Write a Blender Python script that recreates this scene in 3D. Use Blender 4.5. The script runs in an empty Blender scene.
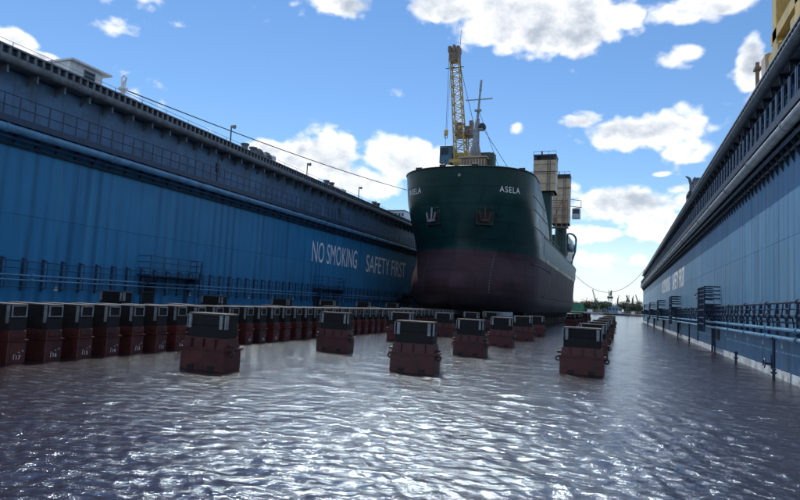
import bpy, math, random
import numpy as np
from mathutils import Vector, Matrix
random.seed(7)
rng = np.random.default_rng(7)
S = bpy.context.scene
COL = S.collection
R = math.radians

# ------------------------------------------------------------------ camera, sky, sun, exposure
CAM_H = 2.3
cam_d = bpy.data.cameras.new('camera'); cam = bpy.data.objects.new('camera', cam_d); COL.objects.link(cam)
cam_d.sensor_width = 36; cam_d.lens = 36 * 590 / 800; cam_d.clip_start = 0.05; cam_d.clip_end = 9000
cam.matrix_world = (Matrix.Translation((0, 0, CAM_H)) @ Matrix.Rotation(R(20.535), 4, 'Z')
                    @ Matrix.Rotation(R(90 + 4.939), 4, 'X') @ Matrix.Rotation(R(2.862), 4, 'Z'))
S.camera = cam
S.view_settings.view_transform = 'Standard'; S.view_settings.look = 'None'
S.view_settings.gamma = 1; S.view_settings.use_curve_mapping = False
S.view_settings.exposure = 0.35
SUN_EL, SUN_AZ = 56, -32          # azimuth from +Y towards +X
sd = Vector((math.sin(R(SUN_AZ)) * math.cos(R(SUN_EL)), math.cos(R(SUN_AZ)) * math.cos(R(SUN_EL)), math.sin(R(SUN_EL))))
sun_d = bpy.data.lights.new('sun', 'SUN'); sun = bpy.data.objects.new('sun', sun_d); COL.objects.link(sun)
sun_d.energy = 3.0; sun_d.angle = R(0.53); sun_d.color = (1, .955, .89)
sun.rotation_euler = sd.to_track_quat('Z', 'Y').to_euler(); sun.location = (20, 60, 120)

W = bpy.data.worlds.new('World'); S.world = W; W.use_nodes = True
wt = W.node_tree; wt.nodes.clear()
class NG:
    """small helper to write node maths"""
    def __init__(s, t): s.t = t
    def n(s, ty, **kw):
        nd = s.t.nodes.new(ty)
        for k, v in kw.items(): setattr(nd, k, v)
        return nd
    def put(s, sock, v):
        if hasattr(v, 'is_output'): s.t.links.new(v, sock)
        elif v is not None: sock.default_value = v
    def m(s, op, a, b=None, c=None, clamp=False):
        nd = s.n('ShaderNodeMath', operation=op, use_clamp=clamp)
        s.put(nd.inputs[0], a)
        if b is not None: s.put(nd.inputs[1], b)
        if c is not None: s.put(nd.inputs[2], c)
        return nd.outputs[0]
    def vm(s, op, a, b=None):
        nd = s.n('ShaderNodeVectorMath', operation=op); s.put(nd.inputs[0], a)
        if b is not None: s.put(nd.inputs[1], b)
        return nd.outputs[0]
    def sep(s, v):
        nd = s.n('ShaderNodeSeparateXYZ'); s.put(nd.inputs[0], v); return nd.outputs
    def comb(s, x, y, z):
        nd = s.n('ShaderNodeCombineXYZ'); s.put(nd.inputs[0], x); s.put(nd.inputs[1], y); s.put(nd.inputs[2], z); return nd.outputs[0]
    def noise(s, v, scale, detail=3, rough=.5, dist=0, dims='3D'):
        nd = s.n('ShaderNodeTexNoise', noise_dimensions=dims); s.put(nd.inputs['Vector'], v)
        nd.inputs['Scale'].default_value = scale; nd.inputs['Detail'].default_value = detail
        nd.inputs['Roughness'].default_value = rough; nd.inputs['Distortion'].default_value = dist
        return nd.outputs[0]
    def n_col(s, v, scale, detail):
        nd = s.n('ShaderNodeTexNoise'); s.put(nd.inputs['Vector'], v); nd.inputs['Scale'].default_value = scale; nd.inputs['Detail'].default_value = detail
        return s.vm('SUBTRACT', nd.outputs[1], (.5, .5, .5))
    def puff(s, v, scale):
        return s.m('MULTIPLY', s.m('ABSOLUTE', s.m('SUBTRACT', s.noise(v, scale, 2, .45), .5)), 3.2)
    def ss(s, v, a, b, lo=0., hi=1.):
        nd = s.n('ShaderNodeMapRange', interpolation_type='SMOOTHSTEP')
        s.put(nd.inputs[0], v); s.put(nd.inputs[1], a); s.put(nd.inputs[2], b); s.put(nd.inputs[3], lo); s.put(nd.inputs[4], hi)
        return nd.outputs[0]
    def mix(s, f, a, b, blend='MIX'):
        nd = s.n('ShaderNodeMix', data_type='RGBA', blend_type=blend)
        s.put(nd.inputs[0], f); s.put(nd.inputs[6], a if hasattr(a, 'is_output') else (*a[:3], 1)); s.put(nd.inputs[7], b if hasattr(b, 'is_output') else (*b[:3], 1))
        return nd.outputs[2]

g = NG(wt)
sky = g.n('ShaderNodeTexSky', sky_type='NISHITA', sun_disc=False, sun_elevation=R(SUN_EL), sun_rotation=R(SUN_AZ), air_density=1.0, dust_density=0.0, ozone_density=3.5)
d = g.n('ShaderNodeTexCoord').outputs['Generated']
dx, dy, dz = g.sep(d)
az = g.m('ARCTAN2', dx, dy)                    # radians, + to the right of the dock axis
el = g.m('ARCSINE', g.m('MAXIMUM', g.m('MINIMUM', dz, 1.), -1.))
elp = g.m('MAXIMUM', el, 0.)
# cumulus: rounded puffs on broken larger masses; sampled again a little way towards the sun for the shading
def cloudco(off):
    return g.vm('MULTIPLY', g.vm('ADD', d, off), (1., 1., 1.45))
def field(off):
    co = cloudco(off)
    a = g.noise(co, 5.2, 10, .60, .15)
    return g.m('ADD', g.m('MULTIPLY', a, .85), g.m('ADD', g.m('MULTIPLY', g.puff(co, 10.), .16), g.m('MULTIPLY', g.puff(co, 24.), .10)))
CLOUDS = []  # azimuth deg, elevation deg, half widths deg, weight: the cumulus of that afternoon
CLOUDS_PX = [(525,20,95,36,.42),(440,8,60,24,.42),(350,4,44,20,.44),(600,22,55,24,.30),(700,8,50,13,.32),(520,58,28,12,.20),(680,56,34,11,.24),
 (752,64,16,22,.42),(635,132,66,21,.42),(585,120,30,12,.34),(690,152,30,14,.32),(515,130,13,9,.22),(312,160,58,30,.50),(275,152,34,16,.40),
 (360,184,60,22,.44),(400,158,42,24,.52),(440,160,24,20,.3),(622,205,64,24,.50),(590,232,34,12,.40),(655,222,34,20,.42),(600,258,60,10,.22),(650,286,60,8,.10),
 (12,40,26,12,.42),(40,56,20,6,.36),(660,174,10,4,.25),(520,184,22,8,.3),(360,230,90,24,.2)]
_R = [[0.9367997, -0.0166018, 0.3494720], [0.3463105, -0.0980423, -0.9329827], [0.0497522, 0.9950438, -0.0860966]]
for (u, v, su, sv, wgt) in CLOUDS_PX:           # read off the photograph once and kept as compass bearing and height in the sky
    c = ((u - 400) / 590, (250 - v) / 590, -1); q = Vector([sum(_R[i][k] * c[k] for k in range(3)) for i in range(3)]).normalized()
    CLOUDS.append((math.atan2(q.x, q.y), math.asin(q.z), su / 590, sv / 590, wgt * 1.12 + .06))
bias = None
for (a, e, sa, se, wgt) in CLOUDS:
    qa = g.m('MULTIPLY', g.m('SUBTRACT', az, a), 1 / sa); qe = g.m('MULTIPLY', g.m('SUBTRACT', el, e), 1 / se)
    r2 = g.m('ADD', g.m('MULTIPLY', qa, qa), g.m('MULTIPLY', qe, qe))
    bl = g.m('MULTIPLY', g.m('EXPONENT', g.m('MULTIPLY', r2, -1.)), wgt)
    bias = bl if bias is None else g.m('SMOOTH_MAX', bias, bl, .06)
# the rest of the sky carries the same broken cumulus
wide = g.ss(g.noise(cloudco((0., 0., 0.)), 1.9, 3, .5), .44, .66, 0., .40)
inview = g.m('MULTIPLY', g.ss(g.m('ABSOLUTE', g.m('ADD', az, .355)), .62, .80, 1., 0.), g.ss(el, .50, .68, 1., 0.))
bias = g.m('ADD', g.m('MULTIPLY', bias, inview), g.m('MULTIPLY', wide, g.m('SUBTRACT', 1., inview)))
n0 = field((0., 0., 0.)); n1 = field((sd.x * .03, sd.y * .03, sd.z * .05))
den = g.m('ADD', g.m('MULTIPLY', g.m('SUBTRACT', n0, .53), 1.3), g.m('SUBTRACT', bias, .155))
den1 = g.m('ADD', g.m('MULTIPLY', g.m('SUBTRACT', n1, .53), 1.3), g.m('SUBTRACT', bias, .155))
cloud_a = g.ss(den, -.02, .15); haze_a = g.ss(el, -.02, .17, .72, 0.)
alpha = g.m('MAXIMUM', cloud_a, haze_a)   # low haze all round the horizon
thick = g.m('MULTIPLY', g.ss(den1, .03, .36), g.ss(g.noise(cloudco((0., 0., 0.)), 13., 6, .62), .34, .66, .30, 1.1), clamp=True)
ccol = g.mix(g.m('MULTIPLY', haze_a, 1.1, clamp=True), g.mix(thick, (1.0, 1.0, 1.0), (.42, .47, .54)), (.50, .60, .70))
bgs = g.n('ShaderNodeBackground'); bgs.inputs['Strength'].default_value = .11; hsv = g.n('ShaderNodeHueSaturation'); hsv.inputs['Saturation'].default_value = 1.12; g.put(hsv.inputs['Color'], sky.outputs[0]); g.put(bgs.inputs['Color'], hsv.outputs[0])
bgc = g.n('ShaderNodeBackground'); bgc.inputs['Strength'].default_value = 1.0; g.put(bgc.inputs['Color'], ccol)
mxs = g.n('ShaderNodeMixShader'); g.put(mxs.inputs[0], g.m('MULTIPLY', alpha, .96)); g.put(mxs.inputs[1], bgs.outputs[0]); g.put(mxs.inputs[2], bgc.outputs[0])
g.put(g.n('ShaderNodeOutputWorld').inputs[0], mxs.outputs[0])

# ------------------------------------------------------------------ materials
def new_mat(name):
    m = bpy.data.materials.new(name); m.use_nodes = True; m.node_tree.nodes.clear(); gg = NG(m.node_tree)
    b = gg.n('ShaderNodeBsdfPrincipled'); gg.put(gg.n('ShaderNodeOutputMaterial').inputs[0], b.outputs[0])
    return m, gg, b
def pm(name, col, rough=.55, metal=0., var=.25, scale=1.5, dirt=0., dirtcol=(.05, .035, .025), streak=0., bump=.0, bscale=20., spec=.5, seams=0., rnd=0.):
    """painted / raw surface: colour drift, rust or grime blotches, runs, fine relief"""
    m, gg, b = new_mat(name)
    pos = gg.n('ShaderNodeNewGeometry').outputs['Position']
    n = gg.noise(pos, scale, 4, .6)
    lo = tuple(c * (1 - var) for c in col); hi = tuple(min(1, c * (1 + var)) for c in col)
    c = gg.mix(gg.ss(n, .3, .7), lo, hi)
    if dirt:
        dn = gg.noise(pos, scale * 2.3, 6, .7)
        c = gg.mix(gg.m('MULTIPLY', gg.ss(dn, .55, .7), dirt), c, dirtcol)
    if streak:
        st = gg.vm('MULTIPLY', pos, (3.5, 3.5, .22)); sn = gg.noise(st, 1.0, 5, .65)
        c = gg.mix(gg.m('MULTIPLY', gg.ss(sn, .52, .72), streak), c, dirtcol)
    if rnd:
        oi = gg.n('ShaderNodeObjectInfo').outputs['Random']; c = gg.mix(gg.m('MULTIPLY', oi, rnd), c, dirtcol)
    gg.put(b.inputs['Base Color'], c); b.inputs['Metallic'].default_value = metal
    gg.put(b.inputs['Roughness'], gg.ss(n, .2, .8, max(.02, rough - .08), min(1, rough + .1)))
    b.inputs['Specular IOR Level'].default_value = spec
    if bump:
        bn = gg.n('ShaderNodeBump'); bn.inputs['Strength'].default_value = bump; bn.inputs['Distance'].default_value = .02
        hgt = gg.noise(pos, bscale, 5, .6)
        if seams:        # welded plating: strakes and staggered butts, plates slightly dished
            px, py, pz = gg.sep(pos); pv = gg.m('DIVIDE', gg.m('SUBTRACT', pz, .35), seams)
            rown = gg.m('FLOOR', pv); au = gg.m('ADD', gg.m('DIVIDE', gg.m('ADD', py, gg.m('MULTIPLY', px, .6)), 5.5), gg.m('MULTIPLY', rown, .37))
            lv = gg.m('POWER', gg.m('ABSOLUTE', gg.m('COSINE', gg.m('MULTIPLY', pv, math.pi))), 60.); lu = gg.m('POWER', gg.m('ABSOLUTE', gg.m('COSINE', gg.m('MULTIPLY', au, math.pi))), 260.)
            seamline = gg.m('MAXIMUM', lv, lu)
            plate = gg.n('ShaderNodeTexWhiteNoise', noise_dimensions='2D'); gg.put(plate.inputs['Vector'], gg.comb(gg.m('FLOOR', gg.m('ADD', au, .5)), gg.m('FLOOR', gg.m('ADD', pv, .5)), 0.))
            c2 = gg.mix(gg.m('MULTIPLY', seamline, .5), c, tuple(x * .4 for x in col)); c2 = gg.mix(gg.m('MULTIPLY', plate.outputs[0], .28), c2, tuple(min(1, x * 1.9 + .006) for x in col)); gg.put(b.inputs['Base Color'], c2)
            hgt = gg.m('ADD', gg.m('MULTIPLY', hgt, 1.5), gg.m('MULTIPLY', gg.m('MAXIMUM', lv, lu), .8))
        gg.put(bn.inputs['Height'], hgt); gg.put(b.inputs['Normal'], bn.outputs[0])
    return m
def wall_mat(name, col, pale, wet):
    """blue dock plating: chalked paint, runs, plate buckled between the frames behind it"""
    m, gg, b = new_mat(name)
    pos = gg.n('ShaderNodeNewGeometry').outputs['Position']; px, py, pz = gg.sep(pos)
    drift = gg.noise(pos, .16, 4, .6)
    runs = gg.noise(gg.vm('MULTIPLY', pos, (1., 1.5, .06)), 1.0, 6, .62)
    fine = gg.noise(gg.vm('MULTIPLY', pos, (2., 6., .35)), 1.0, 5, .7)
    c = gg.mix(gg.ss(drift, .3, .7), col, tuple(x * 1.25 for x in col))
    c = gg.mix(gg.m('MULTIPLY', gg.ss(runs, .50, .74), .55), c, pale)
    c = gg.mix(gg.m('MULTIPLY', gg.ss(runs, .46, .25), .55), c, tuple(x * .5 for x in col))
    c = gg.mix(gg.m('MULTIPLY', gg.ss(fine, .6, .75), .30), c, (.10, .075, .06))
    obj = gg.n('ShaderNodeObjectInfo').outputs['Random']
    c = gg.mix(gg.ss(obj, 0., 1., 0., .16), c, pale)
    fl = gg.m('POWER', gg.m('ABSOLUTE', gg.m('COSINE', gg.m('ADD', gg.m('MULTIPLY', py, math.pi / .75), gg.m('MULTIPLY', gg.noise(gg.vm('MULTIPLY', pos, (1, 1, .25)), .6, 2, .5), 1.3)))), 4.)
    fm = gg.ss(gg.noise(gg.vm('MULTIPLY', pos, (1, .9, .10)), 1.0, 3, .6), .38, .66, .0, .55)
    c = gg.mix(gg.m('MULTIPLY', fl, fm), c, tuple(x * .38 for x in col))
    blot = gg.noise(pos, 1.7, 7, .72)
    c = gg.mix(gg.m('MULTIPLY', gg.ss(blot, .64, .74), .7), c, (.12, .07, .045))
    gg.put(b.inputs['Base Color'], c)
    gg.put(b.inputs['Roughness'], gg.ss(runs, .3, .7, .42, .6)); b.inputs['Specular IOR Level'].default_value = .5
    # frames every 0.75 m: shallow buckling
    ph = gg.m('ADD', gg.m('MULTIPLY', py, math.pi / .75), gg.m('MULTIPLY', gg.noise(gg.vm('MULTIPLY', pos, (1, 1, .3)), .5, 2, .5), 2.2))
    rip = gg.m('ABSOLUTE', gg.m('SINE', ph))
    hgt = gg.m('ADD', gg.m('MULTIPLY', rip, gg.ss(gg.noise(pos, .33, 2, .5), .3, .7, .15, .9)), gg.m('MULTIPLY', gg.noise(pos, 1.2, 4, .6), .7))
    bn = gg.n('ShaderNodeBump'); bn.inputs['Strength'].default_value = .3; bn.inputs['Distance'].default_value = .035
    gg.put(bn.inputs['Height'], hgt); gg.put(b.inputs['Normal'], bn.outputs[0])
    return m
M = {}
M['wall'] = wall_mat('blue_plating', (.018, .185, .375), (.085, .32, .50), 0)
M['wall_r'] = wall_mat('weathered_blue_plating', (.085, .210, .345), (.19, .34, .47), 0)
M['upper'] = pm('upper_blue_paint', (.078, .165, .285), .5, var=.3, scale=.8, dirt=.35, streak=.35, bump=.3, bscale=6)
M['dark'] = pm('dark_steel', (.018, .028, .045), .5, var=.35, dirt=.5, bump=.3)
M['navy'] = pm('navy_steel', (.016, .042, .090), .42, var=.3, scale=3, dirt=.6, bump=.3)
M['bluepipe'] = pm('blue_pipe', (.10, .25, .40), .32, var=.25, scale=1.2, dirt=.6, bump=.15)
M['grey'] = pm('grey_galvanised', (.30, .32, .34), .45, var=.25, scale=2, dirt=.5, bump=.2)
M['girder'] = pm('girder_grey', (.12, .145, .17), .45, var=.3, scale=2, dirt=.6, streak=.4, bump=.2)
M['white'] = pm('white_paint', (.74, .76, .78), .5, var=.1, dirt=.35, dirtcol=(.25, .2, .15), streak=.3)
M['boot'] = pm('chalky_waterline_paint', (.50, .55, .58), .6, var=.3, scale=1.5, dirt=.9, dirtcol=(.10, .11, .075), streak=.6, bump=.4)
M['letter'] = pm('letter_white', (.88, .89, .90), .5, var=.08, scale=3, dirt=.3, dirtcol=(.15, .25, .35))
M['red'] = pm('red_oxide_steel', (.105, .020, .017), .48, var=.35, scale=2.5, dirt=.6, dirtcol=(.03, .018, .015), streak=.6, bump=.5, bscale=9, rnd=.5)
M['timber'] = pm('tarred_timber', (.011, .012, .014), .7, var=.4, scale=4, dirt=.5, dirtcol=(.03, .028, .026), bump=.7, bscale=14, spec=.3, rnd=.35)
M['plank'] = pm('grey_worn_plank', (.10, .10, .10), .6, var=.35, scale=3, dirt=.6, bump=.5, bscale=16, rnd=.7)
M['strap'] = pm('pale_steel_strap', (.26, .28, .30), .45, metal=.2, var=.3, scale=5, dirt=.5, dirtcol=(.12, .06, .03))
M['ring'] = pm('rusty_steel', (.05, .026, .02), .6, var=.4, scale=6, dirt=.5, bump=.4)
M['green'] = pm('ship_green', (.0038, .036, .034), .38, var=.25, scale=.5, dirt=.35, dirtcol=(.03, .05, .04), streak=.4, bump=.2, bscale=1.2, seams=1.8, spec=.28)
M['shipred'] = pm('antifouling_red', (.062, .030, .034), .6, var=.3, scale=.5, dirt=.5, dirtcol=(.055, .042, .042), streak=.6, bump=.3, bscale=1.5, seams=1.8, spec=.3)
M['shipdark'] = pm('shaded_bottom_paint', (.032, .020, .023), .6, var=.35, scale=.7, dirt=.6, dirtcol=(.07, .04, .03), streak=.4, bump=.3, bscale=2, seams=1.8)  # dark lower paint, with the shade low on the hull put into the colour
M['scuff'] = pm('scuffed_grey_green', (.17, .22, .21), .5, var=.3, scale=.9, dirt=.6, dirtcol=(.03, .07, .06), streak=.5, bump=.2)
M['beige'] = pm('crane_beige', (.50, .40, .28), .5, var=.15, scale=1, dirt=.3, dirtcol=(.2, .13, .08), streak=.4)
M['brown'] = pm('weathered_brown', (.22, .155, .115), .6, var=.25, scale=1.5, dirt=.5, streak=.5)
M['deck'] = pm('deck_green_grey', (.06, .09, .075), .7, var=.3, dirt=.5)
M['yellow'] = pm('crane_yellow', (.50, .355, .10), .5, var=.2, scale=2, dirt=.5, dirtcol=(.16, .08, .03), streak=.3)
M['bluehouse'] = pm('machinery_blue', (.045, .13, .20), .5, var=.3, dirt=.4)
M['rope'] = pm('dark_rope', (.05, .05, .05), .8, var=.3, scale=8)
M['black'] = pm('dark_opening', (.008, .010, .012), .6, var=.2)
M['palecab'] = pm('pale_blue_cab', (.42, .50, .62), .35, var=.15, dirt=.2)
M['rustred'] = pm('faded_red_paint', (.30, .07, .05), .6, var=.3, dirt=.5)

def glass_mat():
    m, gg, b = new_mat('window_glass'); b.inputs['Base Color'].default_value = (.02, .03, .04, 1); b.inputs['Roughness'].default_value = .08
    return m
M['glass'] = glass_mat()
def water_mat():
    m, gg, b = new_mat('harbour_water')
    pos = gg.n('ShaderNodeNewGeometry').outputs['Position']
    mud = gg.noise(gg.vm('MULTIPLY', pos, (.10, .05, 1.)), 1.0, 4, .6)
    gg.put(b.inputs['Base Color'], gg.mix(gg.ss(mud, .3, .7), (.020, .012, .011), (.034, .019, .016)))
    b.inputs['Roughness'].default_value = .14; b.inputs['IOR'].default_value = 2.9; b.inputs['Specular Tint'].default_value = (.70, .87, 1., 1)
    a = gg.noise(gg.vm('MULTIPLY', pos, (2.2, 4.8, 1.)), 1.0, 6, .62, .6)
    c = gg.noise(gg.vm('MULTIPLY', pos, (6.0, 11., 1.)), 1.0, 4, .6, .8)
    hgt = gg.m('ADD', gg.m('MULTIPLY', a, 1.), gg.m('MULTIPLY', c, .34))
    bn = gg.n('ShaderNodeBump'); bn.inputs['Strength'].default_value = 1.; bn.inputs['Distance'].default_value = .050
    gg.put(bn.inputs['Height'], hgt); gg.put(b.inputs['Normal'], bn.outputs[0])
    return m
M['water'] = water_mat()
def leaf_mat(name, a, b_):
    m, gg, b = new_mat(name)
    gg.put(b.inputs['Base Color'], gg.mix(gg.noise(gg.n('ShaderNodeNewGeometry').outputs['Position'], .9, 3, .6), a, b_)); b.inputs['Roughness'].default_value = .7
    return m
M['leaf'] = leaf_mat('foliage', (.018, .045, .02), (.06, .10, .035)); M['bark'] = pm('bark', (.07, .05, .035), .9)

# ------------------------------------------------------------------ mesh helpers
class MB:
    def __init__(s): s.v = []; s.f = []; s.mi = []
    def add(s, vs, fs, mi=0):
        o = len(s.v); s.v += [tuple(p) for p in vs]; s.f += [tuple(i + o for i in q) for q in fs]; s.mi += [mi] * len(fs); return s
    def box(s, x0, x1, y0, y1, z0, z1, mi=0):
        x0, x1 = sorted((x0, x1)); y0, y1 = sorted((y0, y1)); z0, z1 = sorted((z0, z1))
        return s.add([(x0,y0,z0),(x1,y0,z0),(x1,y1,z0),(x0,y1,z0),(x0,y0,z1),(x1,y0,z1),(x1,y1,z1),(x0,y1,z1)],
                     [(0,3,2,1),(4,5,6,7),(0,1,5,4),(1,2,6,5),(2,3,7,6),(3,0,4,7)], mi)
    def bevbox(s, x0, x1, y0, y1, z0, z1, b=.02, mi=0):
        """box with chamfered vertical and top edges"""
        x0, x1 = sorted((x0, x1)); y0, y1 = sorted((y0, y1))
        def ring(i, z): return [(x0+i+b,y0+i,z),(x1-i-b,y0+i,z),(x1-i,y0+i+b,z),(x1-i,y1-i-b,z),(x1-i-b,y1-i,z),(x0+i+b,y1-i,z),(x0+i,y1-i-b,z),(x0+i,y0+i+b,z)]
        vs = ring(0, z0) + ring(0, z1 - b) + ring(b, z1)
        fs = [tuple(range(7, -1, -1)), tuple(range(16, 24))]
        for k in (0, 8):
            for i in range(8): j = (i + 1) % 8; fs.append((k+i, k+j, k+8+j, k+8+i))
        return s.add(vs, fs, mi)
    def tube(s, pts, r, n=8, mi=0, cap=True):
        pts = [Vector(p) for p in pts]; rs = r if isinstance(r, (list, tuple)) else [r] * len(pts)
        vs = []; up = None
        for i, p in enumerate(pts):
            t = ((pts[min(i+1, len(pts)-1)]) - (pts[max(i-1, 0)])).normalized()
            if up is None or abs(up.dot(t)) > .97: up = Vector((0,0,1)) if abs(t.z) < .9 else Vector((1,0,0))
            a = t.cross(up).normalized(); b = a.cross(t).normalized(); up = b
            for k in range(n):
                w = 2 * math.pi * k / n; vs.append(p + (a * math.cos(w) + b * math.sin(w)) * rs[i])
        fs = []
        for i in range(len(pts) - 1):
            for k in range(n): l = (k + 1) % n; fs.append((i*n+k, i*n+l, (i+1)*n+l, (i+1)*n+k))
        if cap: fs.append(tuple(range(n-1, -1, -1))); fs.append(tuple((len(pts)-1)*n + k for k in range(n)))
        return s.add(vs, fs, mi)
    def bar(s, a, b, w, h=None, mi=0):
        """square section bar between two points"""
        a, b = Vector(a), Vector(b); h = h or w; t = (b - a).normalized(); up = Vector((0,0,1)) if abs(t.z) < .95 else Vector((0,1,0))
        x = t.cross(up).normalized() * w / 2; y = x.cross(t).normalized() * h / 2
        return s.add([a-x-y, a+x-y, a+x+y, a-x+y, b-x-y, b+x-y, b+x+y, b-x+y], [(0,3,2,1),(4,5,6,7),(0,1,5,4),(1,2,6,5),(2,3,7,6),(3,0,4,7)], mi)
    def torus(s, c, Rr, r, axis='Y', n=14, k=6, mi=0, a0=0, a1=2*math.pi):
        pts = []; full = abs(a1 - a0) > 6.2
        for i in range(n if full else n + 1):
            w = a0 + (a1 - a0) * i / n; u, v = math.cos(w) * Rr, math.sin(w) * Rr
            pts.append(Vector(c) + (Vector((u, 0, v)) if axis == 'Y' else Vector((0, u, v)) if axis == 'X' else Vector((u, v, 0))))
        if full: pts += [pts[0], pts[1]]
        return s.tube(pts, r, k, mi, cap=not full)
    def prism(s, prof, y0, y1, axis='Y', mi=0):
        """closed profile (a,b) extruded along an axis; a,b are x,z (axis Y) or y,z (axis X)"""
        n = len(prof)
        P = (lambda a, b, t: (a, t, b)) if axis == 'Y' else (lambda a, b, t: (t, a, b))
        vs = [P(a, b, y0) for a, b in prof] + [P(a, b, y1) for a, b in prof]
        fs = [tuple(range(n)), tuple(range(2*n-1, n-1, -1))] + [((i+1) % n, i, n+i, n+(i+1) % n) for i in range(n)]
        return s.add(vs, fs, mi)
    def mesh(s, name, mats, origin=(0,0,0), smooth=False):
        me = bpy.data.meshes.new(name); o = Vector(origin)
        me.from_pydata([tuple(Vector(p) - o) for p in s.v], [], s.f)
        for m in (mats if isinstance(mats, (list, tuple)) else [mats]): me.materials.append(M[m])
        if any(s.mi): me.polygons.foreach_set('material_index', s.mi)
        if smooth: me.polygons.foreach_set('use_smooth', [True] * len(s.f))
        me.update(); return me
    def build(s, name, mats, parent=None, world=True, smooth=False):
        """world=True: coordinates are world ones; the parent's chain of locations is taken off"""
        o = Vector((0,0,0)); p = parent
        while p is not None: o += p.location; p = p.parent
        ob = bpy.data.objects.new(name, s.mesh(name, mats, o if world else (0,0,0), smooth)); COL.objects.link(ob); ob.parent = parent
        return ob
def tag(o, label=None, cat=None, group=None, kind=None):
    for k, v in (('label', label), ('category', cat), ('group', group), ('kind', kind)):
        if v: o[k] = v
    return o
def empty(name, loc, label, cat, group=None):
    o = bpy.data.objects.new(name, None); COL.objects.link(o); o.location = loc; o.empty_display_size = .5
    return tag(o, label, cat, group)
def put(name, me, loc, parent):
    """another piece that shares a mesh; loc in the parent's space"""
    o = bpy.data.objects.new(name, me); COL.objects.link(o); o.parent = parent; o.location = loc; return o
def copy_tree(o, parent=None):
    c = o.copy(); COL.objects.link(c); c.parent = parent
    for ch in list(o.children): copy_tree(ch, c)
    return c
def text_mesh(txt, size, xs=1., spacing=1., bold=0.):
    cu = bpy.data.curves.new('lettering', 'FONT'); cu.body = txt; cu.size = size; cu.space_character = spacing; cu.resolution_u = 3; cu.offset = bold; cu.align_x = 'CENTER'
    ob = bpy.data.objects.new('lettering', cu); COL.objects.link(ob); bpy.context.view_layer.update()
    me = bpy.data.meshes.new_from_object(ob.evaluated_get(bpy.context.evaluated_depsgraph_get()))
    bpy.data.objects.remove(ob); bpy.data.curves.remove(cu)
    for v in me.vertices: v.co.x *= xs
    return me

# ------------------------------------------------------------------ water: one sheet, finer where one stands
def build_water():
    na, nr = 620, 780
    ang = np.concatenate([np.linspace(-180, -72, 30, endpoint=False), np.linspace(-72, 34, na), np.linspace(34, 180, 40)[1:]]) * math.pi / 180
    rad = np.concatenate([[.6, 1.5], np.geomspace(2.6, 160, nr), [200, 280, 420, 700, 1400, 3000, 6500]])
    A, Rr = np.meshgrid(ang, rad); X = Rr * np.sin(A); Y = Rr * np.cos(A)
    sp = np.maximum(Rr * .0054, .012)                       # spacing of the grid there
    Z = np.zeros_like(X); DX = np.zeros_like(X); DY = np.zeros_like(X)
    r2 = np.random.default_rng(21)
    mod = .75 + .35 * np.sin(X * .21 + 1.3 * np.sin(Y * .13)) * np.sin(Y * .17 + .8 * np.sin(X * .11))
    for i in range(76):
        lam = 0.09 * (.46 / .09) ** r2.random() if i < 56 else .6 * (2.2 / .6) ** r2.random()
        th = r2.normal(R(-104), R(34))
        amp = .0082 * lam if i < 56 else .0045 * lam
        k = 2 * math.pi / lam; kx, ky = k * math.cos(th), k * math.sin(th); ph = r2.random() * 6.28
        fade = np.clip((lam / sp - 2.2) / 2.5, 0, 1)
        w = kx * X + ky * Y + ph + .5 * np.sin(.31 * X - .27 * Y + i)
        a = amp * .62 * fade * mod
        Z += a * np.sin(w); DX += a * 1.0 * math.cos(th) * np.cos(w); DY += a * 1.0 * math.sin(th) * np.cos(w)
    near = np.clip((Rr - 1.2) / 2, 0, 1)
    X = X + DX * near; Y = Y + DY * near; Z = Z * near
    Z -= 0.0
    co = np.stack([X, Y, Z], -1)
    nR, nA = X.shape
    co[:, -1] = co[:, 0]
    idx = np.arange(nR * nA).reshape(nR, nA)
    q = np.stack([idx[:-1, :-1], idx[1:, :-1], idx[1:, 1:], idx[:-1, 1:]], -1).reshape(-1, 4)[:, ::-1]
    me = bpy.data.meshes.new('water')
    V = np.concatenate([co.reshape(-1, 3), [[0, 0, 0]]]); c = len(V) - 1
    tri = np.stack([idx[0, :-1], idx[0, 1:], np.full(nA - 1, c)], -1)[:, ::-1]
    me.vertices.add(len(V)); me.vertices.foreach_set('co', V.astype(np.float32).ravel())
    me.loops.add(q.size + tri.size); me.loops.foreach_set('vertex_index', np.concatenate([q.ravel(), tri.ravel()]).astype(np.int32))
    me.polygons.add(len(q) + len(tri))
    me.polygons.foreach_set('loop_start', np.concatenate([np.arange(len(q)) * 4, q.size + np.arange(len(tri)) * 3]).astype(np.int32))
    me.polygons.foreach_set('use_smooth', np.ones(len(q) + len(tri), bool))
    me.update(calc_edges=True); me.validate()
    if me.polygons[len(q) // 2].normal.z < 0: me.flip_normals()
    me.materials.append(M['water'])
    o = bpy.data.objects.new('water', me); COL.objects.link(o); tag(o, kind='structure'); return o
build_water()

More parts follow.
